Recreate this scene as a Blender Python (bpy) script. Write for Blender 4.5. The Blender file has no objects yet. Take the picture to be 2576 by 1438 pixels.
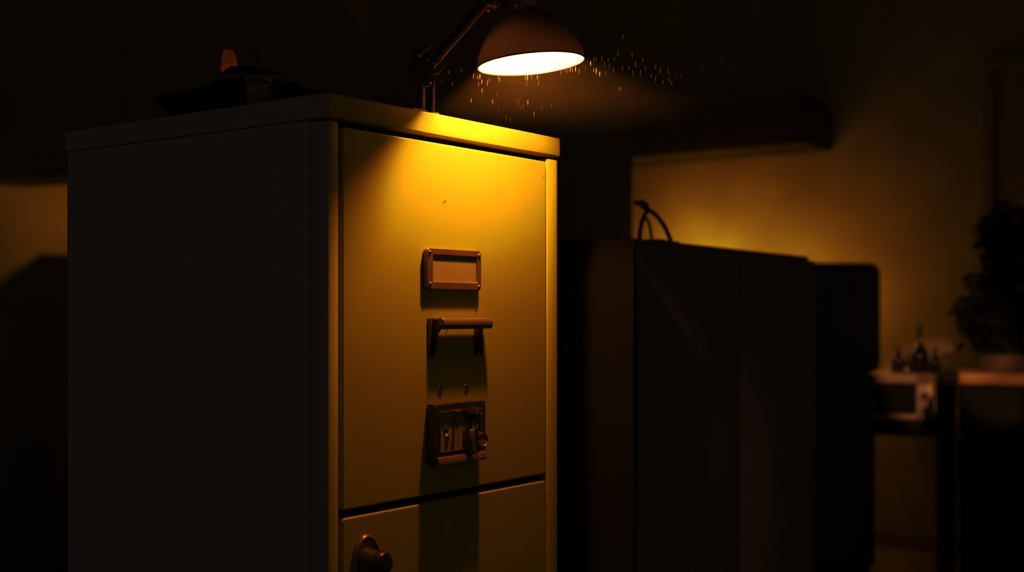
import bpy, bmesh, math, random
from mathutils import Vector, Matrix
random.seed(7)
sc = bpy.context.scene
col = sc.collection
# ------------------------------------------------------------------ frame of reference
# x runs along the cabinet front, y into the cabinet depth, z up; cabinet's near front corner is (0,0)
F = 3083.0
CX, CY, CZ = -.9686, -.9762, 1.105
ANG = math.atan2(.5976, .8018)
VIEW = Vector((.8018, .5976, 0)); RIGHT = Vector((.5976, -.8018, 0))

def at(px, py, d):
    t = (px-1288)/F
    return Vector((CX+d*(.5976*t+.8018), CY+d*(-.8018*t+.5976), CZ+(787-py)/F*d))

# ------------------------------------------------------------------ materials
def mat(name, base, rough=.5, metal=0.0, spec=.5, bump=0.0, bscale=200, var=0.0, vscale=6, trans=0.0, emis=None, estr=0.0, coat=0.0):
    m = bpy.data.materials.new(name); m.use_nodes = True
    nt = m.node_tree; b = nt.nodes['Principled BSDF']
    b.inputs['Base Color'].default_value = (*base, 1)
    b.inputs['Roughness'].default_value = rough
    b.inputs['Metallic'].default_value = metal
    b.inputs['Specular IOR Level'].default_value = spec
    b.inputs['Transmission Weight'].default_value = trans
    b.inputs['Coat Weight'].default_value = coat
    if emis:
        b.inputs['Emission Color'].default_value = (*emis, 1)
        b.inputs['Emission Strength'].default_value = estr
    tc = nt.nodes.new('ShaderNodeTexCoord')
    if var:
        n = nt.nodes.new('ShaderNodeTexNoise'); n.inputs['Scale'].default_value = vscale
        n.inputs['Detail'].default_value = 6
        nt.links.new(tc.outputs['Object'], n.inputs['Vector'])
        r = nt.nodes.new('ShaderNodeValToRGB')
        r.color_ramp.elements[0].position = .3; r.color_ramp.elements[1].position = .7
        r.color_ramp.elements[0].color = (*[c*(1-var) for c in base], 1)
        r.color_ramp.elements[1].color = (*[min(1, c*(1+var)) for c in base], 1)
        nt.links.new(n.outputs['Fac'], r.inputs['Fac'])
        nt.links.new(r.outputs['Color'], b.inputs['Base Color'])
    if bump:
        n = nt.nodes.new('ShaderNodeTexNoise'); n.inputs['Scale'].default_value = bscale
        n.inputs['Detail'].default_value = 3
        nt.links.new(tc.outputs['Object'], n.inputs['Vector'])
        bp = nt.nodes.new('ShaderNodeBump'); bp.inputs['Strength'].default_value = bump
        bp.inputs['Distance'].default_value = .002
        nt.links.new(n.outputs['Fac'], bp.inputs['Height'])
        nt.links.new(bp.outputs['Normal'], b.inputs['Normal'])
    return m

M = {}
M['paint'] = mat('cabinet_paint', (.60, .54, .05), .45, spec=.3, bump=.05, bscale=260, var=.04, vscale=4)
# fine specks of wear in the paint
nt = M['paint'].node_tree; b = nt.nodes['Principled BSDF']
vor = nt.nodes.new('ShaderNodeTexVoronoi'); vor.inputs['Scale'].default_value = 24
tc = [n for n in nt.nodes if n.type == 'TEX_COORD'][0]
nt.links.new(tc.outputs['Object'], vor.inputs['Vector'])
mr = nt.nodes.new('ShaderNodeMath'); mr.operation = 'LESS_THAN'; mr.inputs[1].default_value = .035
nt.links.new(vor.outputs['Distance'], mr.inputs[0])
mx = nt.nodes.new('ShaderNodeMix'); mx.data_type = 'RGBA'
old = b.inputs['Base Color'].links[0].from_socket
nt.links.new(mr.outputs[0], mx.inputs['Factor']); nt.links.new(old, mx.inputs['A'])
mx.inputs['B'].default_value = (.2, .14, .05, 1)
nt.links.new(mx.outputs['Result'], b.inputs['Base Color'])

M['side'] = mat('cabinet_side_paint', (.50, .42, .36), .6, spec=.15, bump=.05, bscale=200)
M['gap'] = mat('cabinet_inside', (.02, .017, .012), .9, spec=.05)
M['bronze'] = mat('bronze_metal', (.34, .23, .09), .36, metal=.35, bump=.08, bscale=400, var=.12, vscale=60)
M['bronze_dark'] = mat('dark_shaded_bronze', (.13, .085, .04), .36, metal=.35, bump=.08, bscale=400, var=.12, vscale=60)  # darker copy of the bronze; shade put into colour on brackets and knob
M['card'] = mat('card', (.50, .40, .12), .7, spec=.1)
M['dark_metal'] = mat('dark_metal', (.06, .048, .035), .35, metal=.4, bump=.05, bscale=300)
M['brass'] = mat('worn_brass', (.75, .45, .14), .3, metal=.8, var=.15, vscale=80)
M['shade_out'] = mat('lamp_enamel_dark', (.05, .035, .02), .35, spec=.4)
M['shade_in'] = mat('lamp_enamel_white', (.85, .85, .85), .6, spec=.2)
M['black'] = mat('black_plastic', (.22, .19, .16), .5, spec=.15)
M['plastic'] = mat('fob_plastic', (.07, .05, .03), .4, spec=.3)
M['wall'] = mat('wall_plaster', (.46, .40, .26), .85, spec=.12, bump=.35, bscale=38, var=.18, vscale=2.2)
M['floor'] = mat('floor_vinyl', (.30, .24, .16), .5, spec=.3, var=.2, vscale=3)
M['ceil'] = mat('ceiling_paint', (.20, .17, .12), .9, spec=.05, var=.1)
M['darkbox'] = mat('dark_brown_paint', (.30, .25, .20), .6, spec=.2, var=.15, vscale=5)
M['darkbox2'] = mat('dark_umber_paint', (.30, .22, .18), .6, spec=.2, var=.15, vscale=5)
M['locker'] = mat('locker_paint', (.30, .23, .16), .6, spec=.15, var=.1, vscale=2)
M['white'] = mat('cream_enamel', (.90, .68, .48), .5, spec=.2, var=.05)
M['counter'] = mat('counter_laminate', (.85, .50, .22), .5, spec=.2, var=.06)
M['dull_black'] = mat('dull_black_paint', (.10, .085, .07), .8, spec=.05, var=.1)
M['soft_black'] = mat('soft_black_enamel', (.20, .17, .15), .9, spec=.02, var=.1)
M['matt_black'] = mat('matt_black_paint', (.08, .068, .058), .95, spec=.0, var=.1)
M['glassdark'] = mat('dark_oven_glass', (.05, .035, .025), .2, spec=.3)
M['leaf'] = mat('dark_leaf', (.035, .035, .02), .6, spec=.1, var=.3, vscale=30)
M['pot'] = mat('dark_clay', (.20, .15, .10), .7, spec=.1, var=.2, vscale=10)
M['felt'] = mat('black_felt', (.08, .065, .05), .95, spec=.02, bump=.2, bscale=300)
M['amber'] = mat('amber_glass', (.75, .26, .04), .12, trans=.75, spec=.5)
M['greenglass'] = mat('dark_bottle_glass', (.05, .035, .015), .12, spec=.5, coat=.3)
M['clear'] = mat('clear_glass', (.9, .85, .75), .05, trans=1.0, spec=.5)
M['mark'] = mat('scratch_mark', (.08, .05, .02), .8)
M['drop'] = mat('glowing_droplet', (.40, .22, .08), .4, spec=.3, emis=(1, .38, .10), estr=.05)  # emission puts part of the lamplight into the droplets themselves

def translucent(name, base, rough, col_t, f_rim, f_top):
    '''enamel leaking bulb light, graded stronger toward the rim to imitate lens bloom'''
    m = mat(name, base, rough, spec=.3); nt = m.node_tree; b = nt.nodes['Principled BSDF']; out = nt.nodes['Material Output']
    tr = nt.nodes.new('ShaderNodeBsdfTranslucent'); tr.inputs[0].default_value = (*col_t, 1)
    ms = nt.nodes.new('ShaderNodeMixShader'); tc = nt.nodes.new('ShaderNodeTexCoord'); sp = nt.nodes.new('ShaderNodeSeparateXYZ')
    rp_ = nt.nodes.new('ShaderNodeMapRange'); rp_.inputs['From Min'].default_value = .10; rp_.inputs['From Max'].default_value = .85
    rp_.interpolation_type = 'SMOOTHSTEP'
    rp_.inputs['To Min'].default_value = f_rim; rp_.inputs['To Max'].default_value = f_top
    nt.links.new(tc.outputs['Generated'], sp.inputs[0]); nt.links.new(sp.outputs['Z'], rp_.inputs['Value'])
    nt.links.new(rp_.outputs['Result'], ms.inputs['Fac']); nt.links.new(b.outputs[0], ms.inputs[1]); nt.links.new(tr.outputs[0], ms.inputs[2])
    nt.links.new(ms.outputs[0], out.inputs['Surface']); return m
M['shade_glow'] = translucent('lamp_enamel_dark_bloom', (.05, .035, .02), .35, (1, .75, .6), .024, .001)  # bloom around the opening is put into the shade material
M['shade_in'] = translucent('lamp_enamel_white_leak', (.30, .30, .30), .6, (1, .9, .8), .08, .02)
def emission(name, c, s):
    m = bpy.data.materials.new(name); m.use_nodes = True
    nt = m.node_tree; nt.nodes.clear()
    e = nt.nodes.new('ShaderNodeEmission'); e.inputs[0].default_value = (*c, 1); e.inputs[1].default_value = s
    o = nt.nodes.new('ShaderNodeOutputMaterial'); nt.links.new(e.outputs[0], o.inputs[0]); return m
LIGHT = (1.0, .43, .11)
M['bulb'] = emission('glowing_bulb', LIGHT, 2050)

# ------------------------------------------------------------------ geometry helpers
def box(bm, x0, x1, y0, y1, z0, z1, bev=0.0, seg=2):
    b2 = bmesh.new()
    bmesh.ops.create_cube(b2, size=1)
    for v in b2.verts:
        v.co = Vector(((x0+x1)/2+v.co.x*(x1-x0), (y0+y1)/2+v.co.y*(y1-y0), (z0+z1)/2+v.co.z*(z1-z0)))
    if bev: bmesh.ops.bevel(b2, geom=b2.edges[:], offset=bev, segments=seg, affect='EDGES', profile=.5)
    merge(bm, b2)

def merge(bm, b2):
    t = bpy.data.meshes.new('t'); b2.to_mesh(t); b2.free(); bm.from_mesh(t); bpy.data.meshes.remove(t)

def lathe(bm, prof, n=48, M4=None, closed=False):
    """prof: [(r, z)...] revolved about z, moved by M4"""
    M4 = M4 or Matrix.Identity(4)
    rings = []
    for r, z in prof:
        if r < 1e-6: rings.append([bm.verts.new(M4 @ Vector((0, 0, z)))])
        else: rings.append([bm.verts.new(M4 @ Vector((r*math.cos(2*math.pi*k/n), r*math.sin(2*math.pi*k/n), z))) for k in range(n)])
    if closed: rings.append(rings[0])
    for a, b_ in zip(rings, rings[1:]):
        for k in range(n):
            k2 = (k+1) % n
            try:
                if len(a) == 1 and len(b_) == 1: break
                if len(a) == 1: bm.faces.new((a[0], b_[k2], b_[k]))
                elif len(b_) == 1: bm.faces.new((a[k], a[k2], b_[0]))
                else: bm.faces.new((a[k], a[k2], b_[k2], b_[k]))
            except ValueError: pass

def frame_to(p, z, x=None):
    z = Vector(z).normalized()
    x = Vector(x) if x is not None else (Vector((1, 0, 0)) if abs(z.x) < .9 else Vector((0, 1, 0)))
    y = z.cross(x).normalized(); x = y.cross(z)
    m = Matrix((x, y, z)).transposed().to_4x4(); m.translation = Vector(p); return m

def tube(bm, pts, r, n=10):
    pts = [Vector(p) for p in pts]
    rs = r if isinstance(r, (list, tuple)) else [r]*len(pts)
    rings = []; up = None
    for i, p in enumerate(pts):
        d = (pts[min(i+1, len(pts)-1)]-pts[max(i-1, 0)]).normalized()
        if up is None: up = Vector((0, 0, 1)) if abs(d.z) < .9 else Vector((1, 0, 0))
        s = d.cross(up).normalized(); up = s.cross(d).normalized()
        rings.append([bm.verts.new(p+rs[i]*(s*math.cos(2*math.pi*k/n)+up*math.sin(2*math.pi*k/n))) for k in range(n)])
    for a, b_ in zip(rings, rings[1:]):
        for k in range(n): bm.faces.new((a[k], a[(k+1) % n], b_[(k+1) % n], b_[k]))
    bm.faces.new(rings[0][::-1]); bm.faces.new(rings[-1])

def curve(pts, n=8):
    """Catmull-Rom through pts"""
    P = [Vector(p) for p in pts]; P = [P[0]*2-P[1]]+P+[P[-1]*2-P[-2]]; out = []
    for i in range(1, len(P)-2):
        for k in range(n):
            t = k/n
            out.append(.5*((2*P[i])+(P[i+1]-P[i-1])*t+(2*P[i-1]-5*P[i]+4*P[i+1]-P[i+2])*t*t+(3*P[i]-P[i-1]-3*P[i+1]+P[i+2])*t**3))
    out.append(P[-2]); return out

def prism(bm, poly, axis, a0, a1):
    """poly of 2D points extruded along axis: 'x' -> (y,z), 'y' -> (x,z), 'z' -> (x,y)"""
    def V(p, a): return Vector({'x': (a, p[0], p[1]), 'y': (p[0], a, p[1]), 'z': (p[0], p[1], a)}[axis])
    A = [bm.verts.new(V(p, a0)) for p in poly]; B = [bm.verts.new(V(p, a1)) for p in poly]
    n = len(poly)
    for i in range(n): bm.faces.new((A[i], A[(i+1) % n], B[(i+1) % n], B[i]))
    bm.faces.new(A[::-1]); bm.faces.new(B)

def rrect(x0, x1, z0, z1, r, n=5):
    pts = []
    for cx, cz, a in ((x1-r, z1-r, 0), (x0+r, z1-r, 90), (x0+r, z0+r, 180), (x1-r, z0+r, 270)):
        for k in range(n+1):
            t = math.radians(a+90*k/n); pts.append((cx+r*math.cos(t), cz+r*math.sin(t)))
    return pts

def frame_plate(bm, outer, inner, y0, y1):
    """plate between y0 (face side) and y1 (front) with a hole; outer and inner have equal counts"""
    n = len(outer)
    rings = [[bm.verts.new((p[0], y, p[1])) for p in poly] for poly, y in ((outer, y0), (outer, y1), (inner, y1), (inner, y0))]
    for a, b_ in zip(rings, rings[1:]+rings[:1]):
        for k in range(n): bm.faces.new((a[k], a[(k+1) % n], b_[(k+1) % n], b_[k]))

def obj(name, bm, m, parent=None, smooth=True, bevel=0.0, loc=None):
    bmesh.ops.recalc_face_normals(bm, faces=bm.faces)
    if loc is not None:
        bmesh.ops.translate(bm, verts=bm.verts, vec=-Vector(loc))
    me = bpy.data.meshes.new(name); bm.to_mesh(me); bm.free()
    me.materials.append(m)
    o = bpy.data.objects.new(name, me); col.objects.link(o)
    if smooth:
        for p in me.polygons: p.use_smooth = True
    if bevel:
        b_ = o.modifiers.new('bevel', 'BEVEL'); b_.width = bevel; b_.segments = 3; b_.limit_method = 'ANGLE'; b_.angle_limit = math.radians(40)
    if smooth:
        try:
            me.set_sharp_from_angle(angle=math.radians(38))
        except Exception: pass
    if parent:
        o.parent = parent
        if loc is not None: o.location = loc
        w = Vector((0, 0, 0)); q = parent
        while q: w += q.location; q = q.parent
        o.location = (Vector(loc) if loc is not None else Vector((0, 0, 0))) - w
    elif loc is not None: o.location = loc
    return o

def tag(o, label=None, cat=None, group=None, kind=None):
    if label: o['label'] = label
    if cat: o['category'] = cat
    if group: o['group'] = group
    if kind: o['kind'] = kind
    return o

def thing(name, label, cat, loc=(0, 0, 0), group=None):
    o = bpy.data.objects.new(name, None); col.objects.link(o); o.location = loc; o.empty_display_size = .05
    return tag(o, label, cat, group)

def struct(name, bm, m, **k):
    o = obj(name, bm, m, smooth=False, **k); o['kind'] = 'structure'; return o
B = bmesh.new

# ================================================================== ROOM
XW, YW, ZT = 4.74, 4.2, 3.6
b_ = B(); box(b_, -2.2, XW+.1, -3.2, YW+.1, -.05, 0); struct('floor', b_, M['floor'])
b_ = B(); box(b_, -2.2, XW+.1, -3.2, YW+.1, ZT, ZT+.05); struct('ceiling', b_, M['ceil'])
b_ = B(); box(b_, XW, XW+.1, -3.2, YW+.1, 0, ZT); struct('wall_right', b_, M['wall'])
b_ = B(); box(b_, -2.2, XW, YW, YW+.1, 0, ZT); struct('wall_back', b_, M['wall'])
b_ = B(); box(b_, XW-.015, XW, -.25, YW, 0, .07); struct('baseboard_right', b_, M['darkbox2'])
# door at the far right of the right-hand wall
d0 = at(2478, 600, 5.9); yd = d0.y
def onwall(px, py, x=XW):
    t = (px-1288)/F; d = (x-CX)/(.5976*t+.8018); return at(px, py, d)
yd = onwall(2475, 600).y
b_ = B(); box(b_, XW-.03, XW, yd-.05, yd, 0, 2.25, .004); box(b_, XW-.03, XW, yd-1.0, yd-.95, 0, 2.25, .004); box(b_, XW-.03, XW, yd-.95, yd-.05, 2.2, 2.25, .004)
dr = struct('door_1', b_, M['darkbox2'])
b_ = B(); box(b_, XW-.02, XW-.002, yd-.95, yd-.05, .01, 2.2, .003)
for z0, z1 in ((.2, 1.0), (1.15, 2.05)):
    frame_plate(b_, [(0, 0)]*0 or [(0, 0)], [(0, 0)], 0, 0) if False else box(b_, XW-.026, XW-.018, yd-.83, yd-.17, z0, z1, .004)
obj('door_panel', b_, M['locker'], dr)
b_ = B(); tube(b_, [(XW-.03, yd-.88, 1.02), (XW-.07, yd-.88, 1.02), (XW-.07, yd-.78, 1.02)], .009); obj('door_handle', b_, M['brass'], dr)

# ================================================================== FILING CABINET
W, D, H = .4485, .495, 1.3215
cab = thing('filing_cabinet', 'tall yellow-beige steel filing cabinet lit from above by the desk lamp', 'filing cabinet')
b_ = B()
box(b_, 0, .001, .0302, D, 0, H)                   # left side sheet
box(b_, W-.001, W, .0302, D, 0, H)
box(b_, 0, W, D-.001, D, 0, H)
box(b_, 0, W, .0302, D, 0, .02)
obj('side_panel', b_, M['side'], cab, smooth=False)
b_ = B()
box(b_, 0, .0165, 0, .0302, 0, H-.002, .0022); box(b_, .4235, W, 0, .03, 0, H-.002, .0025)
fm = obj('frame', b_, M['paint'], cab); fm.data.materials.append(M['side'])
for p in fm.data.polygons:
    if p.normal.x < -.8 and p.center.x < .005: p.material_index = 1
b_ = B(); box(b_, .016, .424, .014, .03, 0, H); obj('inner_panel', b_, M['gap'], cab, smooth=False)
b_ = B(); box(b_, -.003, W+.003, -.003, D+.003, 1.3225, 1.350, .003, 3); lid = obj('lid', b_, M['paint'], cab)
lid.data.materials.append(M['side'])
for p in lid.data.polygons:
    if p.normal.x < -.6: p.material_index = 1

def drawer(z0, z1):
    b_ = B(); prism(b_, rrect(.0222, .4205, z0, z1, .005), 'y', .0, .02)
    return obj('drawer', b_, M['paint'], cab, bevel=.0022, loc=(.2213, 0, (z0+z1)/2))
dA = drawer(.8825, 1.3145); dB = drawer(.4455, .8738); dC = drawer(.03, .437)

# label holder
b_ = B()
frame_plate(b_, rrect(.1600, .2672, 1.1335, 1.1845, .006), rrect(.1725, .2588, 1.1438, 1.1757, .001), 0, -.0065)
lh = obj('label_holder', b_, M['bronze'], dA, bevel=.0015)
b_ = B(); box(b_, .1715, .2595, -.0040, 0, 1.143, 1.1765); obj('label_card', b_, M['card'], dA, smooth=False)
for x, z in ((.1655, 1.1790), (.2620, 1.1785), (.1665, 1.1405), (.2618, 1.1385)):
    b_ = B(); lathe(b_, [(0, .0022), (.0012, .002), (.0022, .001), (.0025, 0)], 20, frame_to((x, -.0062, z), (0, -1, 0)))
    obj('rivet', b_, M['bronze'], dA)
b_ = B(); prism(b_, [(.2625, 1.156), (.2635, 1.156), (.2635, 1.1575), (.2625, 1.1575)], 'y', -.0069, -.0064); obj('paint_chip', b_, M['brass'], dA, smooth=False)

# pull handle: rounded bar on two brackets
def side_arm(bm, x0, x1):
    prism(bm, [(0, 1.0985), (-.004, 1.0985), (-.007, 1.0965), (-.012, 1.0965), (-.0140, 1.0905), (-.0115, 1.084), (-.0075, 1.079), (-.005, 1.066), (0, 1.050)], 'x', x0, x1)
b_ = B()
side_arm(b_, .1765, .1800)
box(b_, .1680, .1800, -.0022, 0, 1.052, 1.0985, .0008)
obj('handle_bracket', b_, M['bronze_dark'], dA)
b_ = B(); side_arm(b_, .2600, .2640)
box(b_, .2620, .2760, -.0022, 0, 1.052, 1.0985, .0008)
hb = obj('handle_bracket', b_, M['bronze_dark'], dA)
b_ = B()
prof = [(-.0045, 1.0860), (-.0045, 1.0975), (-.0060, 1.0990), (-.0130, 1.0990), (-.0155, 1.0975), (-.0168, 1.0945), (-.0170, 1.0905), (-.0162, 1.0872), (-.0145, 1.0852), (-.0060, 1.0848)]
prism(b_, prof, 'x', .1800, .2780)
obj('handle_bar', b_, M['bronze'], dA, bevel=.0018)
b_ = B(); tube(b_, curve([(.1905, -.014, 1.087), (.1900, -.012, 1.080), (.1880, -.011, 1.073)]), .0004, 6)
lathe(b_, [(0, -.0012), (.0011, 0), (0, .0012)], 8, Matrix.Translation((.1880, -.011, 1.0725)))
obj('loose_thread', b_, M['black'], dA)

# two eyelet screws
for x in (.1924, .2441):
    b_ = B(); lathe(b_, [(.0020, .0002), (.0020, .0010), (.0030, .0017), (.0046, .0012), (.0052, 0)], 28, frame_to((x, 0, 1.0112), (0, -1, 0)))
    s = obj('screw', b_, M['brass'], dA)
    b_ = B(); lathe(b_, [(0, .0005), (.0020, .0003)], 20, frame_to((x, 0, 1.0112), (0, -1, 0))); obj('screw_hole', b_, M['black'], s)

# lock housing: hollow frame with an open underside
b_ = B()
OX0, OX1, OZ0, OZ1, PF = .1665, .2645, .9185, .9937, .015
frame_plate(b_, rrect(OX0, OX1, OZ0, OZ1, .004), rrect(.1746, .2535, .9357, .9842, .001), -PF+.0018, -PF)
box(b_, OX0, OX0+.002, -PF+.001, 0, OZ0+.004, OZ1-.003)
box(b_, OX1-.002, OX1, -PF+.001, 0, OZ0+.004, OZ1-.003)
box(b_, OX0+.002, OX1-.002, -PF+.001, 0, OZ1-.0022, OZ1, .0006)
box(b_, OX0+.002, OX1-.002, -.0078, 0, OZ0, OZ0+.003)
lk = obj('lock_housing', b_, M['bronze_dark'], dA, bevel=.0014)
b_ = B()
frame_plate(b_, rrect(.1738, .2543, .9349, .9850, .0014), rrect(.1750, .2531, .9361, .9838, .001), -PF+.001, -PF-.0012)
obj('inner_trim', b_, M['brass'], dA, bevel=.0003)
b_ = B(); box(b_, .1690, .2620, -.0130, -.0100, .9345, .9870); obj('lock_plate', b_, M['card'], dA, smooth=False)
b_ = B(); box(b_, .1835, .1915, -.0138, -.0128, .9585, .9680, .0003); obj('lock_slider', b_, M['bronze'], dA)
b_ = B(); prism(b_, [(-.0152, .9300), (-.0175, .9292), (-.0195, .9255), (-.0197, .9205), (-.0175, .9190), (-.0152, .9190)], 'x', .168, .262)
obj('pull_lip', b_, M['bronze'], dA, bevel=.0008)
b_ = B(); lathe(b_, [(0, .0030), (.0022, .0028), (.0034, .0020), (.0040, .0006), (.0044, 0)], 24, frame_to((.1895, -.0130, .9530), (0, -1, 0))); obj('lock_button', b_, M['bronze'], dA)
b_ = B(); lathe(b_, [(0, .0085), (.0020, .0080), (.0026, .0065), (.0022, .0040), (.0018, 0)], 20, frame_to((.2045, -.0130, .9835), (0, -1, 0))); obj('hook_pin', b_, M['bronze'], dA)
b_ = B(); lathe(b_, [(0, .0055), (.0040, .0050), (.0060, .0035), (.0062, 0)], 28, frame_to((.2330, -.0130, .9770), (0, -1, 0))); obj('lock_cylinder', b_, M['bronze'], dA)
# small scratches
b_ = B(); tube(b_, [(.1975, -.0001, 1.2395), (.1990, -.0001, 1.2425), (.2040, -.0001, 1.2450)], .0004, 5); obj('scratch', b_, M['mark'], dA)
b_ = B(); tube(b_, [(.2165, -.0001, 1.1105), (.2168, -.0001, 1.1140)], .0003, 5); obj('scratch', b_, M['mark'], dA)
b_ = B(); tube(b_, [(.3460, -.0031, 1.3335), (.3462, -.0031, 1.3370)], .0004, 5); obj('scratch', b_, M['mark'], lid)

# lower drawer: oval escutcheon and round knob
kc = Vector((.0560, 0, .8120))
b_ = B()
EM = frame_to((.0580, 0, .8170), (0, -1, 0), (1, 0, 0)) @ Matrix.Diagonal((.0215/.03, .0350/.03, 1, 1))
lathe(b_, [(0, .0052), (.024, .0052), (.0275, .0060), (.0292, .0045), (.0298, .002), (.0300, 0)], 56, EM)
es = obj('knob_plate', b_, M['bronze'], dB)
b_ = B(); box(b_, .0580, .0610, -.0056, -.0050, .8365, .8450, .0006); obj('key_slot', b_, M['black'], es)
b_ = B(); lathe(b_, [(.0165, .004), (.0150, .010), (.0120, .020), (.0118, .0225), (.0140, .0240), (.0145, .0265), (.0125, .0280), (.0122, .0300), (.0130, .0318), (.0120, .0340), (0, .0345)], 48, frame_to((.0565, 0, .8215), (0, -1, 0)))
obj('knob', b_, M['bronze_dark'], dB)
b_ = B(); lathe(b_, [(0, .0022), (.0016, .0012), (.0018, 0)], 14, frame_to((.0640, -.0200, .8352), (0, 0, 1))); obj('knob_screw', b_, M['brass'], dB)

# ---- keys hanging in the lock
ky = thing('key_bunch', 'small bunch of keys with round fob hanging from the top drawer lock', 'keys', (.233, -.018, .980))
b_ = B()   # key bow sticking out of the cylinder, turned, rounded head
KM = frame_to((.2260, -.0245, .9800), (-.85, -.35, .15), (0, 0, 1))
lathe(b_, [(0, .0030), (.0060, .0030), (.0085, .0018), (.0088, -.0018), (.0060, -.0030), (0, -.0030)], 32, KM)
obj('key_head', b_, M['plastic'], ky)
b_ = B(); box(b_, .2280, .2330, -.0262, -.016, .9785, .9800, .0004); obj('key_blade', b_, M['brass'], ky)
b_ = B(); tube(b_, [(.2255, -.026, .9850), (.2400, -.024, .9855), (.2490, -.021, .9830), (.2530, -.018, .9790), (.2475, -.022, .9790), (.2370, -.026, .9800)], .0009, 8); obj('key_wire', b_, M['brass'], ky)
b_ = B()
for k, (r, c, tl) in enumerate(((.0095, (.2255, -.0285, .9690), .25), (.0085, (.2310, -.0280, .9700), -.2))):
    RM = frame_to(c, (.8, tl, .1), (0, 0, 1))
    ring = [RM @ Vector((r*1.25*math.cos(a), r*.6*math.sin(a), 0)) for a in [2*math.pi*i/28 for i in range(29)]]
    tube(b_, ring, .0008, 8)
obj('key_ring', b_, M['dark_metal'], ky)
b_ = B()    # leather body below ring
prism(b_, [(.2185, .9540), (.2200, .9600), (.2240, .9620), (.2290, .9600), (.2340, .9520), (.2350, .9420), (.2320, .9330), (.2270, .9290), (.2210, .9300), (.2180, .9360)], 'y', -.0300, -.0235)
obj('key_pouch', b_, M['black'], ky, bevel=.0015)
FM = frame_to((.2380, -.0300, .9465), (-.15, -1, .1), (0, 0, 1))
b_ = B(); lathe(b_, [(0, .0010), (.0072, .0010), (.0080, .0024), (.0090, .0022), (.0093, 0), (.0088, -.0022), (0, -.0022)], 40, FM)
obj('round_fob', b_, M['bronze'], ky)
b_ = B(); tube(b_, [(.2330, -.0270, .9600), (.2345, -.0280, .9630), (.2375, -.0290, .9625), (.2385, -.0290, .9560)], .0009, 8); obj('fob_loop', b_, M['brass'], ky)
b_ = B(); tube(b_, [(.2045, -.0175, .9820), (.2000, -.0185, .9740), (.2020, -.0190, .9650), (.2035, -.0190, .9610)], .0008, 8); obj('key_string', b_, M['dark_metal'], ky)

# ================================================================== DESK LAMP
RC = Vector((.2599, -.090, 1.4125))           # centre of the shade opening
ROT = Matrix.Rotation(math.radians(-5.3), 4, VIEW)
LM = Matrix.Translation(RC) @ ROT @ Matrix.Scale(1.016, 4)
lamp = thing('desk_lamp', 'glowing metal desk lamp with a dark dome shade, standing on top of the filing cabinet', 'lamp', (.217, .045, 1.350))
OUT = [(.0658, 0), (.0656, .004), (.0640, .012), (.0580, .0247), (.0520, .0350), (.0430, .0465), (.0340, .0548), (.0247, .0610), (.0195, .0640)]
b_ = B(); lathe(b_, OUT, 96, LM); shade = obj('shade', b_, M['shade_glow'], lamp)
b_ = B(); lathe(b_, [(r-.0011, z) for r, z in OUT]+[(0, .0638)], 96, LM); obj('shade_lining', b_, M['shade_in'], lamp)
b_ = B(); lathe(b_, [(.0662, -.0004), (.0662, .0008), (.0646, .0008), (.0646, -.0004)], 96, LM, closed=True); obj('shade_rim', b_, M['shade_out'], lamp)
b_ = B(); lathe(b_, [(.0225, .0615), (.0215, .0650), (.0150, .0672), (.0130, .0690), (.0140, .0705), (.0140, .0725), (.0115, .0740), (.0115, .0760), (.0130, .0775), (.0130, .110), (.0100, .115), (0, .115)], 48, LM); obj('socket', b_, M['brass'], lamp)
b_ = B(); lathe(b_, [(0, .0310), (.005, .0318), (.0090, .0345), (.0110, .0390), (.0110, .0430), (.0095, .0480), (.0075, .0500), (.0065, .0560), (0, .0562)], 32, Matrix.Translation((-.024, 0, -.002)) @ LM); obj('bulb', b_, M['bulb'], lamp)
# base
b_ = B(); prism(b_, rrect(-.036, .030, -.026, .026, .012), 'z', 0, .004)
bmesh.ops.transform(b_, matrix=Matrix.Translation((.205, .045, 1.3502)), verts=b_.verts); obj('base_plate', b_, M['bronze'], lamp, bevel=.0008)
b_ = B(); prism(b_, rrect(-.020, .012, -.014, .014, .005), 'z', 0, .006)
bmesh.ops.transform(b_, matrix=Matrix.Translation((.196, .045, 1.3542)), verts=b_.verts); obj('base_block', b_, M['bronze'], lamp, bevel=.001)
pb = Vector((.2165, .040, 1.354))
for s, r in ((-.0078, .0050), (.0058, .0032)):
    p = pb+RIGHT*s
    b_ = B(); tube(b_, [p, p+Vector((0, 0, .050))], r, 20); obj('post', b_, M['dark_metal'], lamp)
    b_ = B(); lathe(b_, [(.010, 0), (.010, .003), (.0075, .006), (0, .0062)], 28, Matrix.Translation(p+Vector((0, 0, -.001)))); obj('post_collar', b_, M['bronze'], lamp)
LD = 1.545
def lp(px, py, d=LD): return at(px, py, d)
b_ = B()    # clamp block, a rounded body in the picture-facing plane
def slab(bm, pxs, d0, d1):
    A = [bm.verts.new(at(x, y, d0)) for x, y in pxs]; Bv = [bm.verts.new(at(x, y, d1)) for x, y in pxs]; n = len(pxs)
    for i in range(n): bm.faces.new((A[i], A[(i+1) % n], Bv[(i+1) % n], Bv[i]))
    bm.faces.new(A[::-1]); bm.faces.new(Bv)
slab(b_, [(1034, 128), (1044, 122), (1066, 124), (1088, 150), (1094, 176), (1086, 196), (1082, 218), (1044, 218), (1036, 196), (1031, 160)], LD-.010, LD+.012)
obj('clamp_block', b_, M['dark_metal'], lamp, bevel=.002)
b_ = B(); tube(b_, [lp(1056, 140, LD-.013), lp(1091, 111, LD-.013)], [.0013, .0016], 10)
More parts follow.
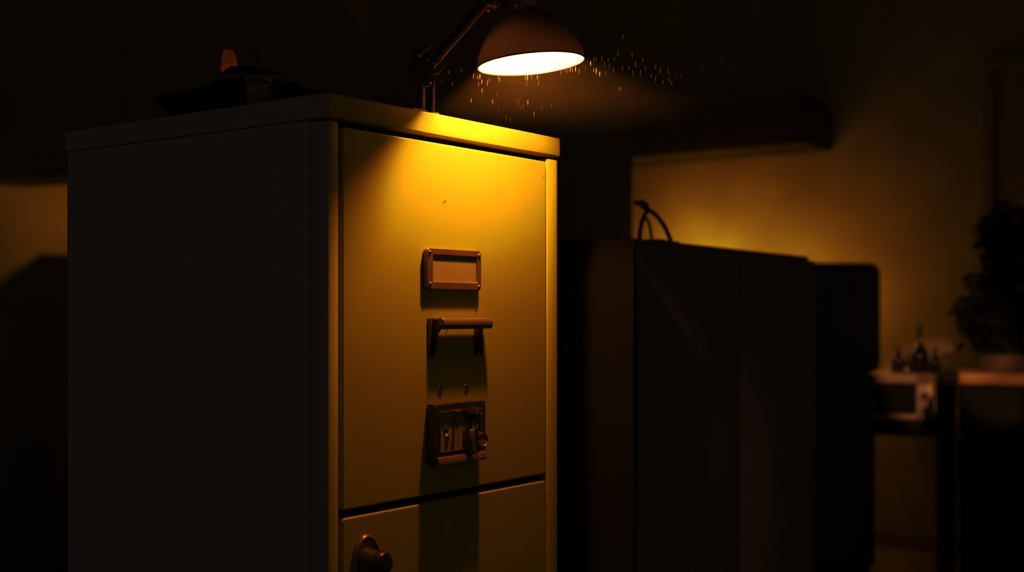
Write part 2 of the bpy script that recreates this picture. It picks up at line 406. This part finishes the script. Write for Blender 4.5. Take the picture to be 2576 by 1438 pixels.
lathe(b_, [(0, .003), (.0028, .0015), (.0030, 0), (0, -.002)], 16, frame_to(lp(1056, 141, LD-.012), -VIEW)); obj('clamp_lever', b_, M['brass'], lamp)
b_ = B(); slab(b_, [(1086, 186), (1100, 190), (1122, 165), (1116, 160), (1100, 178)], LD-.012, LD-.002); obj('clamp_lever', b_, M['bronze'], lamp, bevel=.0008)
for (x, y) in ((1076, 150), (1092, 160), (1082, 207)):
    b_ = B(); lathe(b_, [(0, .002), (.0018, .001), (.0022, 0)], 14, frame_to(lp(x, y, LD-.0105), -VIEW)); obj('clamp_screw', b_, M['brass'], lamp)
b_ = B(); tube(b_, [lp(1080, 168), lp(1160, 75, 1.53), lp(1232, -10, 1.515)], .0062, 20); obj('arm', b_, M['dark_metal'], lamp)
b_ = B(); tube(b_, [lp(1096, 158, LD-.006), lp(1170, 75, 1.524), lp(1232, 4, 1.509)], .0030, 16); obj('arm_rod', b_, M['bronze'], lamp)
b_ = B(); lathe(b_, [(0, -.012), (.011, -.011), (.0125, -.008), (.0125, .008), (.011, .011), (0, .012)], 28, frame_to(lp(1236, -4, 1.512), VIEW)); obj('elbow_joint', b_, M['dark_metal'], lamp)
for (x0, y0, x1, y1, r) in ((1238, 14, 1246, 3, .0028), (1247, 18, 1254, 8, .0030), (1257, 16, 1263, 8, .0014), (1228, 27, 1232, 19, .0018), (1251, 36, 1258, 28, .0012), (1266, 29, 1270, 36, .0012)):
    b_ = B(); tube(b_, [lp(x0, y0, 1.498), lp(x1, y1, 1.500)], r, 10); obj('joint_screw', b_, M['brass'], lamp)
b_ = B(); tube(b_, curve([lp(1240, 0, 1.512), lp(1262, 20, 1.505), lp(1275, -5, 1.495), lp(1322, -60, 1.489)]), .0035, 12); obj('shade_bracket', b_, M['dark_metal'], lamp)

# ================================================================== ON TOP OF THE CABINET
ht = thing('felt_hat', 'black wide-brimmed felt hat lying on the filing cabinet, left of the lamp', 'hat', (.171, .315, 1.350))
b_ = B()
n = 64; rings = []
for j, (r, z) in enumerate([(.02, .0), (.09, .0005), (.148, .028), (.151, .033), (.148, .037), (.110, .050), (.080, .060), (.062, .066), (.055, .078), (.042, .086), (.020, .088), (.0, .086)]):
    ring = []
    for k in range(n):
        a = 2*math.pi*k/n
        zz = z + (.012*math.cos(2*a)*(r/.15)**2 if r > .10 and z > .02 else 0) - (.004*math.cos(a) if z > .07 else 0)
        ring.append(b_.verts.new(Vector((.171, .315, 1.3505)) + RIGHT*(r*math.cos(a)*.92+.004) + VIEW*(r*math.sin(a)*.80) + Vector((0, 0, zz))))
    rings.append(ring)
for a_, c_ in zip(rings, rings[1:]):
    for k in range(n): b_.faces.new((a_[k], a_[(k+1) % n], c_[(k+1) % n], c_[k]))
obj('hat_body', b_, M['felt'], ht)
b_ = B(); lathe(b_, [(.0625, .066), (.0645, .068), (.0620, .074), (.058, .074)], 48, Matrix.Translation((.171, .315, 1.3505)) @ Matrix.Rotation(ANG-math.pi/2, 4, 'Z') @ Matrix.Diagonal((.94, .82, 1, 1))); obj('hat_band', b_, M['black'], ht)

bt_p = at(609, 250, 1.86); bt_p.z = 1.350
bt = thing('glass_bottle', 'amber-lit dark glass bottle standing behind the black hat on the cabinet', 'bottle', bt_p)
b_ = B(); lathe(b_, [(0, .002), (.026, 0), (.0275, .004), (.0275, .100), (.0268, .118), (.0255, .145), (.0250, .150)], 40, Matrix.Translation(bt_p)); obj('bottle_body', b_, M['greenglass'], bt)
b_ = B(); lathe(b_, [(.0262, .132), (.0270, .149), (.0262, .152), (.0245, .149), (.0255, .13)], 40, Matrix.Translation(bt_p)); obj('bottle_rim', b_, M['greenglass'], bt)
b_ = B()
Lp = bt_p-VIEW*.027-RIGHT*.0130
pts = [(-.0118, .045), (.0112, .045), (.0112, .135), (.006, .148), (-.008, .148), (-.0118, .135)]
A = [b_.verts.new(Lp+RIGHT*x+Vector((0, 0, z))-VIEW*.0035*(1-(x/.012)**2)) for x, z in pts]; b_.faces.new(A)
obj('bottle_highlight', b_, mat('amber_highlight', (.85, .30, .06), .7), bt, smooth=False)  # amber highlight on the glass, built as a coloured strip

gp = at(652, 265, 1.50); gp.z = 1.350
gl = thing('drinking_glass', 'small clear drinking glass beside the black hat, catching a thin rim of light', 'glass', gp)
b_ = B(); lathe(b_, [(0, .001), (.014, 0), (.0155, .003), (.018, .040), (.0185, .041), (.0178, .041), (.0140, .006), (0, .005)], 32, Matrix.Translation(gp)); obj('glass_cup', b_, M['clear'], gl)
jp = at(545, 270, 1.60); jp.z = 1.350
b_ = B(); lathe(b_, [(0, 0), (.008, 0), (.0085, .002), (.0085, .030), (.006, .034), (.006, .038), (0, .038)], 28)
tag(obj('pill_bottle', b_, M['amber'], loc=None), 'tiny amber bottle under the left brim of the black hat', 'bottle').location = jp

# ================================================================== MIDDLE DISTANCE
def cab_box(name, label, cat, o, ux, w, dpt, h, m, doors=2, parts='door', group=None, z0=0.0, handle=M['bronze']):
    """box unit whose front runs from o along ux for w, depth behind; front panels are parts"""
    ux = Vector(ux).normalized(); uy = Vector((-ux.y, ux.x, 0))
    if uy.dot(VIEW) < 0: uy = -uy
    T = Matrix((ux, uy, Vector((0, 0, 1)))).transposed().to_4x4(); T.translation = Vector((o[0], o[1], z0))
    t = thing(name, label, cat, (o[0], o[1], z0), group)
    b_ = B(); box(b_, 0, w, .018, dpt, 0, h, .003); bmesh.ops.transform(b_, matrix=T, verts=b_.verts); obj('carcass', b_, m, t)
    dw = w/doors
    for i in range(doors):
        b_ = B(); box(b_, i*dw+.004, (i+1)*dw-.004, 0, .02, .03, h-.012, .003); bmesh.ops.transform(b_, matrix=T, verts=b_.verts)
        d_ = obj(parts, b_, m, t)
        if not handle: continue
        b_ = B(); hx = (i+1)*dw-.05 if i % 2 == 0 else i*dw+.05
        tube(b_, [(hx, .0, h*.62), (hx, -.025, h*.62), (hx, -.025, h*.62+.09), (hx, .0, h*.62+.09)], .005); bmesh.ops.transform(b_, matrix=T, verts=b_.verts)
        obj('handle', b_, handle, d_)
    return t
a1 = at(1603, 600, 2.18); a2 = at(2052, 648, 3.0)
cab_box('storage_cabinet', 'long dark waist-high storage cabinet right of the filing cabinet, curved wire rack on its top', 'cabinet', a1, a2-a1, (a2-a1).xy.length, .42, 1.240, M['darkbox'], 2, handle=None)
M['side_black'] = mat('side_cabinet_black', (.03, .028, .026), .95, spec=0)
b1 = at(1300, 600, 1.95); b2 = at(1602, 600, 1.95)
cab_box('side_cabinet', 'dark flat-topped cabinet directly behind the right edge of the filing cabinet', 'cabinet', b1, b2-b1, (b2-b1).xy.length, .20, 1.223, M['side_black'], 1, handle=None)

# wire rack on storage cabinet
rk0 = at(1645, 600, 2.36)
rk = thing('wire_rack', 'dark curved wire rack standing on the long dark storage cabinet', 'rack', (rk0.x, rk0.y, 1.24))
def rp(px, py, d=2.36): 
    p = at(px, py, d); return p
b_ = B(); tube(b_, curve([rp(1688, 606), rp(1672, 570), rp(1652, 543), rp(1634, 530), rp(1622, 540), rp(1612, 570), rp(1608, 606)]), [.0042]*49, 10); obj('wire_arch', b_, M['black'], rk)
b_ = B(); tube(b_, curve([rp(1624, 546, 2.37), rp(1634, 566, 2.37), rp(1640, 606, 2.37)]), .0028, 10); obj('wire_leg', b_, M['black'], rk)
b_ = B(); tube(b_, curve([rp(1596, 509), rp(1612, 511), rp(1622, 518), rp(1630, 530)]), [.005]*8+[.008]*12+[.006]*5, 10); obj('wire_grip', b_, M['black'], rk)
b_ = B()
fc = rk0+Vector((0, 0, 0))
p1, p2 = at(1640, 603, 2.30), at(1690, 608, 2.40)
dr_ = (p2-p1); dr_.z = 0; dr_.normalize(); dn = Vector((-dr_.y, dr_.x, 0))
for k, (s0, s1) in enumerate(((-.06, .075), (-.05, .065))):
    for_v = [fc.xy.to_3d()+dr_*a+dn*c for a, c in ((s0, -.03), (s1, -.03), (s1, .09), (s0, .09))]
    z0 = 1.2402+.002*k
    lo = [b_.verts.new((v.x, v.y, z0)) for v in for_v]; hi = [b_.verts.new((v.x, v.y, z0+.0018)) for v in for_v]
    for i in range(4): b_.faces.new((lo[i], lo[(i+1) % 4], hi[(i+1) % 4], hi[i]))
    b_.faces.new(lo[::-1]); b_.faces.new(hi)
tag(obj('paper_folder', b_, M['black'], smooth=False), 'thin dark folder lying flat under the curved wire rack', 'folder')

# tall locker behind the lamp
l1 = at(1592, 235, 4.75); l1.x -= .42
lo_ = thing('tall_locker', 'tall dark metal locker in the background, directly behind the desk lamp', 'locker', (l1.x, l1.y, 0))
LH = l1.z
b_ = B(); box(b_, l1.x, l1.x+.42, l1.y, 3.12, 0, LH, .004); obj('carcass', b_, M['locker'], lo_)
for k in range(4):
    y0 = l1.y+.43*k
    b_ = B(); box(b_, l1.x-.016, l1.x, y0+.006, y0+.424, .08, LH-.02, .004)
    dd = obj('door', b_, M['locker'], lo_)
    b_ = B()
    for j in range(5): box(b_, l1.x-.019, l1.x-.015, y0+.13, y0+.32, LH-.14-.025*j, LH-.13-.025*j)
    obj('vent', b_, M['black'], dd, smooth=False)
    b_ = B(); tube(b_, [(l1.x-.016, y0+.06, 1.0), (l1.x-.045, y0+.06, 1.0), (l1.x-.045, y0+.06, 1.1), (l1.x-.016, y0+.06, 1.1)], .006); obj('handle', b_, M['dark_metal'], dd)

# overhead cupboard on the right wall
oc = thing('overhead_cupboard', 'long dark shallow cupboard hung high on the back wall above the orange glow', 'cupboard', (4.56, 2.4, 1.895))
OY0, OY1, OZB, OZT = 1.338, 3.6, 1.893, 2.118
b_ = B(); box(b_, 4.405, XW-.003, OY0, OY1, OZB, OZT, .003); obj('carcass', b_, M['dull_black'], oc)
for k in range(4):
    w_ = (OY1-OY0)/4
    b_ = B(); box(b_, 4.388, 4.404, OY0+w_*k+.003, OY0+w_*(k+1)-.003, OZB, OZT, .002); obj('door', b_, M['dull_black'], oc)

# hanging cupboard at the far left
h1 = at(-120, 457, 5.42); h2 = at(330, 430, 4.98); h2 = h2+(h2-h1)*.90
ux = (h2-h1); ux.z = 0; ux.normalize(); uy = Vector((-ux.y, ux.x, 0))
if uy.dot(VIEW) < 0: uy = -uy
hc = thing('hanging_cupboard', 'dark cupboard hanging at far left above the lit patch of wall', 'cupboard', h1)
T = Matrix((ux, uy, Vector((0, 0, 1)))).transposed().to_4x4(); T.translation = h1
wl = (h2-h1).length
b_ = B(); box(b_, 0, wl, 0.02, .32, 0, .95, .004); bmesh.ops.transform(b_, matrix=T, verts=b_.verts); obj('carcass', b_, M['darkbox'], hc)
for k in range(2):
    b_ = B(); box(b_, wl/2*k+.003, wl/2*(k+1)-.003, 0, .02, 0, .95, .003); bmesh.ops.transform(b_, matrix=T, verts=b_.verts); obj('door', b_, M['darkbox'], hc)
# unseen box added to throw the slanted shadow on the left patch
sl = cab_box('shadow_blocker', 'unseen dark box added behind the filing cabinet to shadow the left wall patch', 'locker', (2.40, 3.25), (1, 0, 0), .25, .75, 1.444, M['darkbox'], 1, handle=M['dark_metal'])

# ================================================================== RIGHT BACKGROUND
# small fridge on a dark base unit
q = at(2062, 942, 4.9); q2 = at(2206, 942, 4.9)
fb = thing('base_cabinet', 'dark brown base cabinet under the black rounded fridge', 'cabinet', (q.x, q.y, 0))
fx, fy = (q2-q).normalized(), VIEW
T = Matrix((fx, fy, Vector((0, 0, 1)))).transposed().to_4x4(); T.translation = Vector((q.x, q.y, 0))
zt = q.z; wq = (q2-q).length
b_ = B(); box(b_, -.25, wq, .02, .30, .09, zt, .006); bmesh.ops.transform(b_, matrix=T, verts=b_.verts); obj('carcass', b_, M['soft_black'], fb)
b_ = B(); box(b_, -.24, wq-.01, 0, .02, .11, zt-.01, .003); bmesh.ops.transform(b_, matrix=T, verts=b_.verts); obj('door', b_, M['soft_black'], fb)
b_ = B(); box(b_, -.25, wq-.01, .05, .30, 0, .09); bmesh.ops.transform(b_, matrix=T, verts=b_.verts); obj('plinth', b_, M['soft_black'], fb, smooth=False)
fr = thing('small_fridge', 'black rounded-corner fridge box standing on the dark base cabinet', 'fridge', (q.x, q.y, zt))
T2 = T.copy(); T2.translation.z = zt
b_ = B(); prism(b_, rrect(-.26, wq+.025, 0.004, 282/F*4.9, .045), 'y', .03, .28); bmesh.ops.transform(b_, matrix=T2, verts=b_.verts); obj('body', b_, M['soft_black'], fr, bevel=.01)
b_ = B(); prism(b_, rrect(-.25, wq+.015, .012, 274/F*4.9, .04), 'y', .0, .03); bmesh.ops.transform(b_, matrix=T2, verts=b_.verts); obj('door', b_, M['soft_black'], fr, bevel=.008)

# microwave on a black wall shelf
m0 = at(2200, 940, 5.25); m1 = at(2345, 1052, 5.25)
mx_ = (at(2345, 940, 5.22)-at(2200, 940, 5.30)); mx_.z = 0; mw = mx_.length; mx_.normalize(); my_ = Vector((-mx_.y, mx_.x, 0))
if my_.dot(VIEW) < 0: my_ = -my_
TM = Matrix((mx_, my_, Vector((0, 0, 1)))).transposed().to_4x4(); TM.translation = Vector((m0.x, m0.y, m1.z)); mh = m0.z-m1.z
def loc_obj(name, b_, m, par, **k):
    bmesh.ops.transform(b_, matrix=TM, verts=b_.verts); return obj(name, b_, m, par, **k)
mc = thing('microwave', 'cream microwave oven with a dark window and two round knobs on a wall shelf', 'microwave', (m0.x, m0.y, m1.z))
b_ = B(); box(b_, -.03, mw, .012, .26, 0, mh, .006); loc_obj('housing', b_, M['white'], mc)
b_ = B(); box(b_, -.03, mw, 0, .012, mh-.038, mh, .003); box(b_, -.03, mw, 0, .012, 0, .022, .003); box(b_, mw-.066, mw, 0, .012, .0, mh, .003); box(b_, -.03, -.01, 0, .012, 0, mh); loc_obj('front_frame', b_, M['white'], mc)
b_ = B(); box(b_, -.02, mw-.062, .004, .0115, .018, mh-.034); loc_obj('window_panel', b_, M['glassdark'], mc, smooth=False)
for z in (mh-.088, mh-.150):
    b_ = B(); lathe(b_, [(0, .018), (.012, .018), (.0145, .014), (.0150, 0)], 24, frame_to((mw-.030, 0, z), (0, -1, 0))); loc_obj('knob', b_, M['black'], mc)
b_ = B(); box(b_, mw-.042, mw-.020, -.002, 0, mh-.040, mh-.034); loc_obj('badge', b_, M['pot'], mc, smooth=False)
b_ = B(); prism(b_, rrect(-.02, mw+.03, -.072, -.001, .018), 'y', .0, (XW-m0.x)*.86)
ws = loc_obj('wall_shelf', b_, M['matt_black'], None, bevel=.002); tag(ws, 'thick black shelf on the wall right under the cream microwave', 'shelf')

# bottles and jars on the microwave
def bottle(px, py_top, w_px, shoulder, label, neck_w, m=M['greenglass'], d=5.36, cap=True):
    base = at(px, 940, d); base.z = m0.z
    s = d/F; h = (938-py_top)*s; r = w_px/2*s; rn = neck_w/2*s; hs = (938-shoulder)*s
    t = thing('bottle', label, 'bottle', base)
    b_ = B(); lathe(b_, [(0, 0), (r*.95, 0), (r, .004), (r, hs*.55), (r*.9, hs*.75), (rn*1.4, hs), (rn, hs+.01), (rn, h-.012), (0, h-.012)], 24, Matrix.Translation(base)); obj('bottle_body', b_, m, t)
    b_ = B(); lathe(b_, [(rn*1.15, h-.022), (rn*1.2, h-.02), (rn*1.2, h), (0, h)], 20, Matrix.Translation(base)); obj('bottle_cap', b_, M['black'], t)
bottle(2313, 816, 46, 866, 'tall dark long-necked bottle standing on the microwave', 10)
bottle(2258, 872, 30, 892, 'short dark bottle with a round stopper, left of the tall bottle on the microwave', 14)
bottle(2281, 888, 13, 900, 'thin little dark bottle between the stoppered bottle and the tall bottle', 7)
bottle(2352, 872, 26, 896, 'small dark bottle right of the tall bottle at the microwave edge', 10, d=5.30)
jb = at(2281, 936, 5.22); jb.z = m0.z
b_ = B(); lathe(b_, [(0, 0), (.008, 0), (.009, .003), (.009, .022), (.006, .026), (.006, .032), (0, .032)], 20)
tag(obj('small_jar', b_, M['brass']), 'tiny brass jar glinting at the front of the microwave top', 'jar').location = jb

# dark bin between microwave and counter
def basis(p, px, z=0.0):
    t = (px-1288)/F; f = (VIEW+RIGHT*t).normalized(); rr = Vector((f.y, -f.x, 0))
    T = Matrix((rr, f, Vector((0, 0, 1)))).transposed().to_4x4(); T.translation = Vector((p.x, p.y, z)); return T
bn = at(2355, 938, 4.55)
b_ = B(); bw = 48/F*4.55
box(b_, 0, 0.001, 0, .001, 0, .001) if False else prism(b_, [(0, 0), (bw, 0), (bw, bn.z-.03), (bw-.008, bn.z-.010), (bw-.03, bn.z), (.02, bn.z), (0, bn.z-.012)], 'y', 0, .34)
Tb = basis(bn, 2355)
bmesh.ops.transform(b_, matrix=Tb, verts=b_.verts)
bo = obj('pedal_bin', b_, M['dull_black'], bevel=.006); tag(bo, 'slim dark upright bin between the microwave and the pale-topped counter', 'bin')

# counter
c0 = at(2412, 940, 4.55); CT = c0.z
ctt = thing('counter_unit', 'dark counter unit with a pale glowing top edge at the right edge of the room', 'counter', (c0.x, c0.y, 0))
Tc = basis(c0, 2411)
th = 27/F*4.55
b_ = B(); box(b_, 0, .66, 0, .42, CT-th, CT, .004); bmesh.ops.transform(b_, matrix=Tc, verts=b_.verts); obj('countertop', b_, M['counter'], ctt)
b_ = B(); box(b_, .0, .65, .04, .41, .08, CT-th, .003); bmesh.ops.transform(b_, matrix=Tc, verts=b_.verts); obj('carcass', b_, M['matt_black'], ctt)
for k in range(3):
    b_ = B(); box(b_, .0+.215*k+.004, .215*(k+1)-.004, .02, .04, .1, CT-th-.01, .003); bmesh.ops.transform(b_, matrix=Tc, verts=b_.verts); dd = obj('door', b_, M['matt_black'], ctt)
    b_ = B(); tube(b_, [(.215*k+.05, .02, .26), (.215*k+.05, 0, .26), (.215*k+.16, 0, .26), (.215*k+.16, .02, .26)], .004); bmesh.ops.transform(b_, matrix=Tc, verts=b_.verts); obj('handle', b_, M['dark_metal'], dd)

# potted plant on the counter
pp = at(2520, 938, 4.76)
pl = thing('potted_plant', 'large bushy dark plant in a squat pot on the pale-topped counter', 'plant', (pp.x, pp.y, CT))
b_ = B(); lathe(b_, [(0, .0), (.085, 0), (.092, .01), (.098, .056), (.103, .058), (.103, .066), (.092, .066), (.088, .05), (0, .05)], 36, Matrix.Translation((pp.x, pp.y, CT+.0005))); obj('pot', b_, M['pot'], pl)
b_ = B()
for k in range(14):
    a = random.uniform(0, 6.28); h = random.uniform(.25, .62)
    e = Vector((pp.x, pp.y, CT+.05))+RIGHT*random.uniform(-.08, .12)+VIEW*random.uniform(-.06, .06)+Vector((0, 0, h))
    tube(b_, curve([Vector((pp.x+.02*math.cos(a), pp.y+.02*math.sin(a), CT+.05)), (Vector((pp.x, pp.y, CT))+e)/2+Vector((0, 0, .05)), e]), .004, 6)
obj('stems', b_, M['leaf'], pl)
b_ = B()
blobs = [((2535, 585), (62, 78), 300), ((2500, 600), (36, 50), 90), ((2520, 690), (60, 70), 240), ((2500, 790), (84, 62), 330), ((2445, 790), (42, 48), 130), ((2520, 855), (64, 48), 220), ((2460, 715), (22, 28), 40), ((2428, 862), (10, 22), 10), ((2590, 700), (70, 160), 300)]
for (cx, cy), (rx, ry), cnt in blobs:
    for k in range(cnt):
        while True:
            u, v, w = [random.uniform(-1, 1) for _ in range(3)]
            if u*u+v*v+w*w < 1: break
        c = at(cx, cy, 4.80)+RIGHT*u*rx*4.8/F+VIEW*w*.11+Vector((0, 0, v*ry*4.8/F))
        dirn = Vector((random.uniform(-1, 1), random.uniform(-1, 1), random.uniform(-1, .4))).normalized()
        L = random.uniform(.03, .055); wv = dirn.cross(Vector((random.uniform(-1, 1), random.uniform(-1, 1), random.uniform(-1, 1)))).normalized()*L*.30
        nv = dirn.cross(wv).normalized()*L*.12
        p0 = c; p3 = c+dirn*L
        vs = [b_.verts.new(x) for x in (p0, c+dirn*L*.4+wv, c+dirn*L*.45+nv, c+dirn*L*.4-wv, p3)]
        b_.faces.new((vs[0], vs[1], vs[2])); b_.faces.new((vs[0], vs[2], vs[3])); b_.faces.new((vs[1], vs[4], vs[2])); b_.faces.new((vs[2], vs[4], vs[3]))
obj('foliage', b_, M['leaf'], pl, smooth=False)

# a few scraps on the lit strip of floor
f1 = at(2345, 1418, 5.35); f1.z = 0.001
b_ = B()
tube(b_, curve([f1+Vector((0, 0, .006)), f1+RIGHT*.04+VIEW*.05+Vector((0, 0, .012)), f1+RIGHT*.09+VIEW*.02+Vector((0, 0, .006)), f1+RIGHT*.05-VIEW*.10+Vector((0, 0, .006)), f1-RIGHT*.03-VIEW*.12+Vector((0, 0, .006))]), .0055, 8)
tag(obj('floor_cable', b_, M['black']), 'loose dark cable lying on the lit strip of floor below the microwave', 'cable')

# ================================================================== DROPLETS in the lamplight
D1 = [(1129,181),(1161,178),(1138,210),(1111,204),(1093,214),(1191,191),(1201,194),(1207,193),(1204,212),(1212,206),(1226,209),(1231,201),(1253,193),(1256,201),(1218,230),(1212,228),(1249,240),(1185,253),(1239,257),(1254,277),(1322,194),(1327,195),(1337,193),(1325,212),(1352,195),(1355,209),(1300,254),(1306,258),(1309,271),(1316,270),(1328,259),(1363,271),(1387,266),(1428,273),(1284,305),(1273,298),(1344,289),(1411,182),(1422,177),(1428,178),(1435,174),(1440,176),(1448,174),(1457,179),(1472,170),(1486,160),(1494,150),(1500,149),(1514,149),(1494,174),(1500,179),(1509,186),
(1530,152),(1521,162),(1546,148),(1533,165),(1524,183),(1543,175),(1566,171),(1582,170),(1592,183),(1599,162),(1611,182),(1624,173),(1649,169),(1661,178),(1638,191),(1649,198),(1681,180),(1668,207),(1683,201),(1690,208),(1701,188),(1712,191),(1728,180),(1767,173),(1799,180),(1816,156),(1838,168),(1964,185),(1567,93),(1554,134),(1590,139),(1617,153),(1558,223),(1563,223),(1764,219)]
dm = {}
for nm, es_ in (('bright', .7), ('mid', .22), ('dim', .05)):  # glow graded by place, so droplets near the lamp look better lit
    mm = M['drop'].copy(); mm.name = 'glowing_droplet_'+nm
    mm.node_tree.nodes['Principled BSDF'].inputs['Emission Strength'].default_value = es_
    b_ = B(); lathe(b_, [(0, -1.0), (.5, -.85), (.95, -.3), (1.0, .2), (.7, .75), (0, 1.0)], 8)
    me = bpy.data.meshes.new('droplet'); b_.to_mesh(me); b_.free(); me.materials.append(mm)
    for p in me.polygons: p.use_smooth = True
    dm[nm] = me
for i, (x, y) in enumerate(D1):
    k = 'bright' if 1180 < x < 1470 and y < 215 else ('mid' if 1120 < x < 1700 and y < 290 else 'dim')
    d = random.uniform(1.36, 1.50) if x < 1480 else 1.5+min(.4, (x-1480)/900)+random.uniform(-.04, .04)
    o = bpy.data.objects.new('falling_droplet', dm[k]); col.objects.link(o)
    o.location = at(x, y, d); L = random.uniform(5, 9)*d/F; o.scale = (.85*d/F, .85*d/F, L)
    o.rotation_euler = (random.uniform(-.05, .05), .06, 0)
    tag(o, 'tiny orange droplet with built-in glow falling through the air around the lamp', 'droplet', 'falling droplets with built-in glow near the desk lamp')

# ================================================================== HAZE
hz = bpy.data.materials.new('thin_haze'); hz.use_nodes = True
nt = hz.node_tree; nt.nodes.clear()
vs_ = nt.nodes.new('ShaderNodeVolumeScatter'); vs_.inputs['Color'].default_value = (1, .88, .35, 1); vs_.inputs['Density'].default_value = .12; vs_.inputs['Anisotropy'].default_value = 0
oo = nt.nodes.new('ShaderNodeOutputMaterial'); nt.links.new(vs_.outputs[0], oo.inputs['Volume'])
HAZE = True
if HAZE:
    b_ = B(); box(b_, -.45, 1.15, -.75, .9, 1.351, 1.95)
    h_ = obj('haze', b_, hz, smooth=False); tag(h_, 'thin warm haze hanging in the air around the glowing desk lamp', 'haze', kind='stuff')

# ================================================================== LIGHT
def point(name, loc, e, c, r=.03):
    l = bpy.data.lights.new(name, 'POINT'); l.energy = e; l.color = c; l.shadow_soft_size = r
    o = bpy.data.objects.new(name, l); col.objects.link(o); o.location = loc; return o
for gy, gz, ge in ((2.25, 1.34, .7), (2.02, 1.37, 2.5), (1.8, 1.34, .9), (1.5, 1.28, .8), (1.2, 1.2, .7)):
    point('glow_light', (4.43, gy, gz), ge*1.45, (1, .52, .05), .03)
point('glow_light', (4.1, 1.7, 1.30), 2.2, (1, .46, .05), .06)
def spot(name, loc, target, e, c, ang, blend=.5, r=.04):
    l = bpy.data.lights.new(name, 'SPOT'); l.energy = e; l.color = c; l.shadow_soft_size = r; l.spot_size = math.radians(ang); l.spot_blend = blend
    o = bpy.data.objects.new(name, l); col.objects.link(o); o.location = loc
    o.rotation_euler = (Vector(target)-Vector(loc)).to_track_quat('-Z', 'Y').to_euler(); return o
spot('patch_fill_spot', (2.75, 3.3, 1.66), (2.15, 4.2, 1.45), 10.5, (1, .52, .05), 80, .4, .045)  # added spot out of sight, lights the left patch of wall
spot('kitchen_fill_spot', (.2, -1.0, 2.4), at(2390, 880, 4.9), 200, (1, .60, .26), 6.8, .25, .03)  # added off-frame spot, narrowed to brighten the microwave front
spot('kitchen_fill_spot', (.9, -1.6, 2.2), at(2530, 948, 4.55), 130, (1, .55, .20), 6.0, .4, .03)  # second added spot, only for the counter edge
hb_ = at(600, 230, 1.825); hb_.z = 1.408
point('bottle_fill_light', hb_+RIGHT*.004-VIEW*.005, .12, (1, .50, .08), .006)  # added light tucked behind the hat to brighten the amber strip

w = bpy.data.worlds.new('night'); sc.world = w; w.use_nodes = True
w.node_tree.nodes['Background'].inputs[0].default_value = (1.0, .86, .80, 1)
w.node_tree.nodes['Background'].inputs[1].default_value = .045

# ================================================================== CAMERA
cam = bpy.data.cameras.new('camera'); co = bpy.data.objects.new('camera', cam); col.objects.link(co)
co.location = (CX, CY, CZ); co.rotation_euler = (math.pi/2, 0, ANG-math.pi/2)
cam.sensor_width = 36; cam.lens = F*36/2576; cam.shift_y = (787-719)/2576
cam.clip_start = .02
cam.dof.use_dof = True; cam.dof.focus_distance = 1.50; cam.dof.aperture_fstop = 3.6
sc.camera = co
sc.view_settings.view_transform = 'Standard'; sc.view_settings.look = 'None'
sc.cycles.max_bounces = 8; sc.cycles.sample_clamp_indirect = 4
sc.cycles.use_denoising = True
sc.cycles.caustics_refractive = False; sc.cycles.caustics_reflective = False
sc.view_settings.gamma = .75
# film-like response of the green layer: warm in the shadows, yellow in the highlights
sc.view_settings.use_curve_mapping = True
cm = sc.view_settings.curve_mapping; cm.use_clip = False; cm.extend = 'EXTRAPOLATED'
for x, y in ((.02, .019), (.072, .059), (.178, .180), (.284, .35), (.6, .60)): cm.curves[1].points.new(x, y)
e_ = cm.curves[1].points[-1]; e_.location = (1.0, .78)
cm.update()
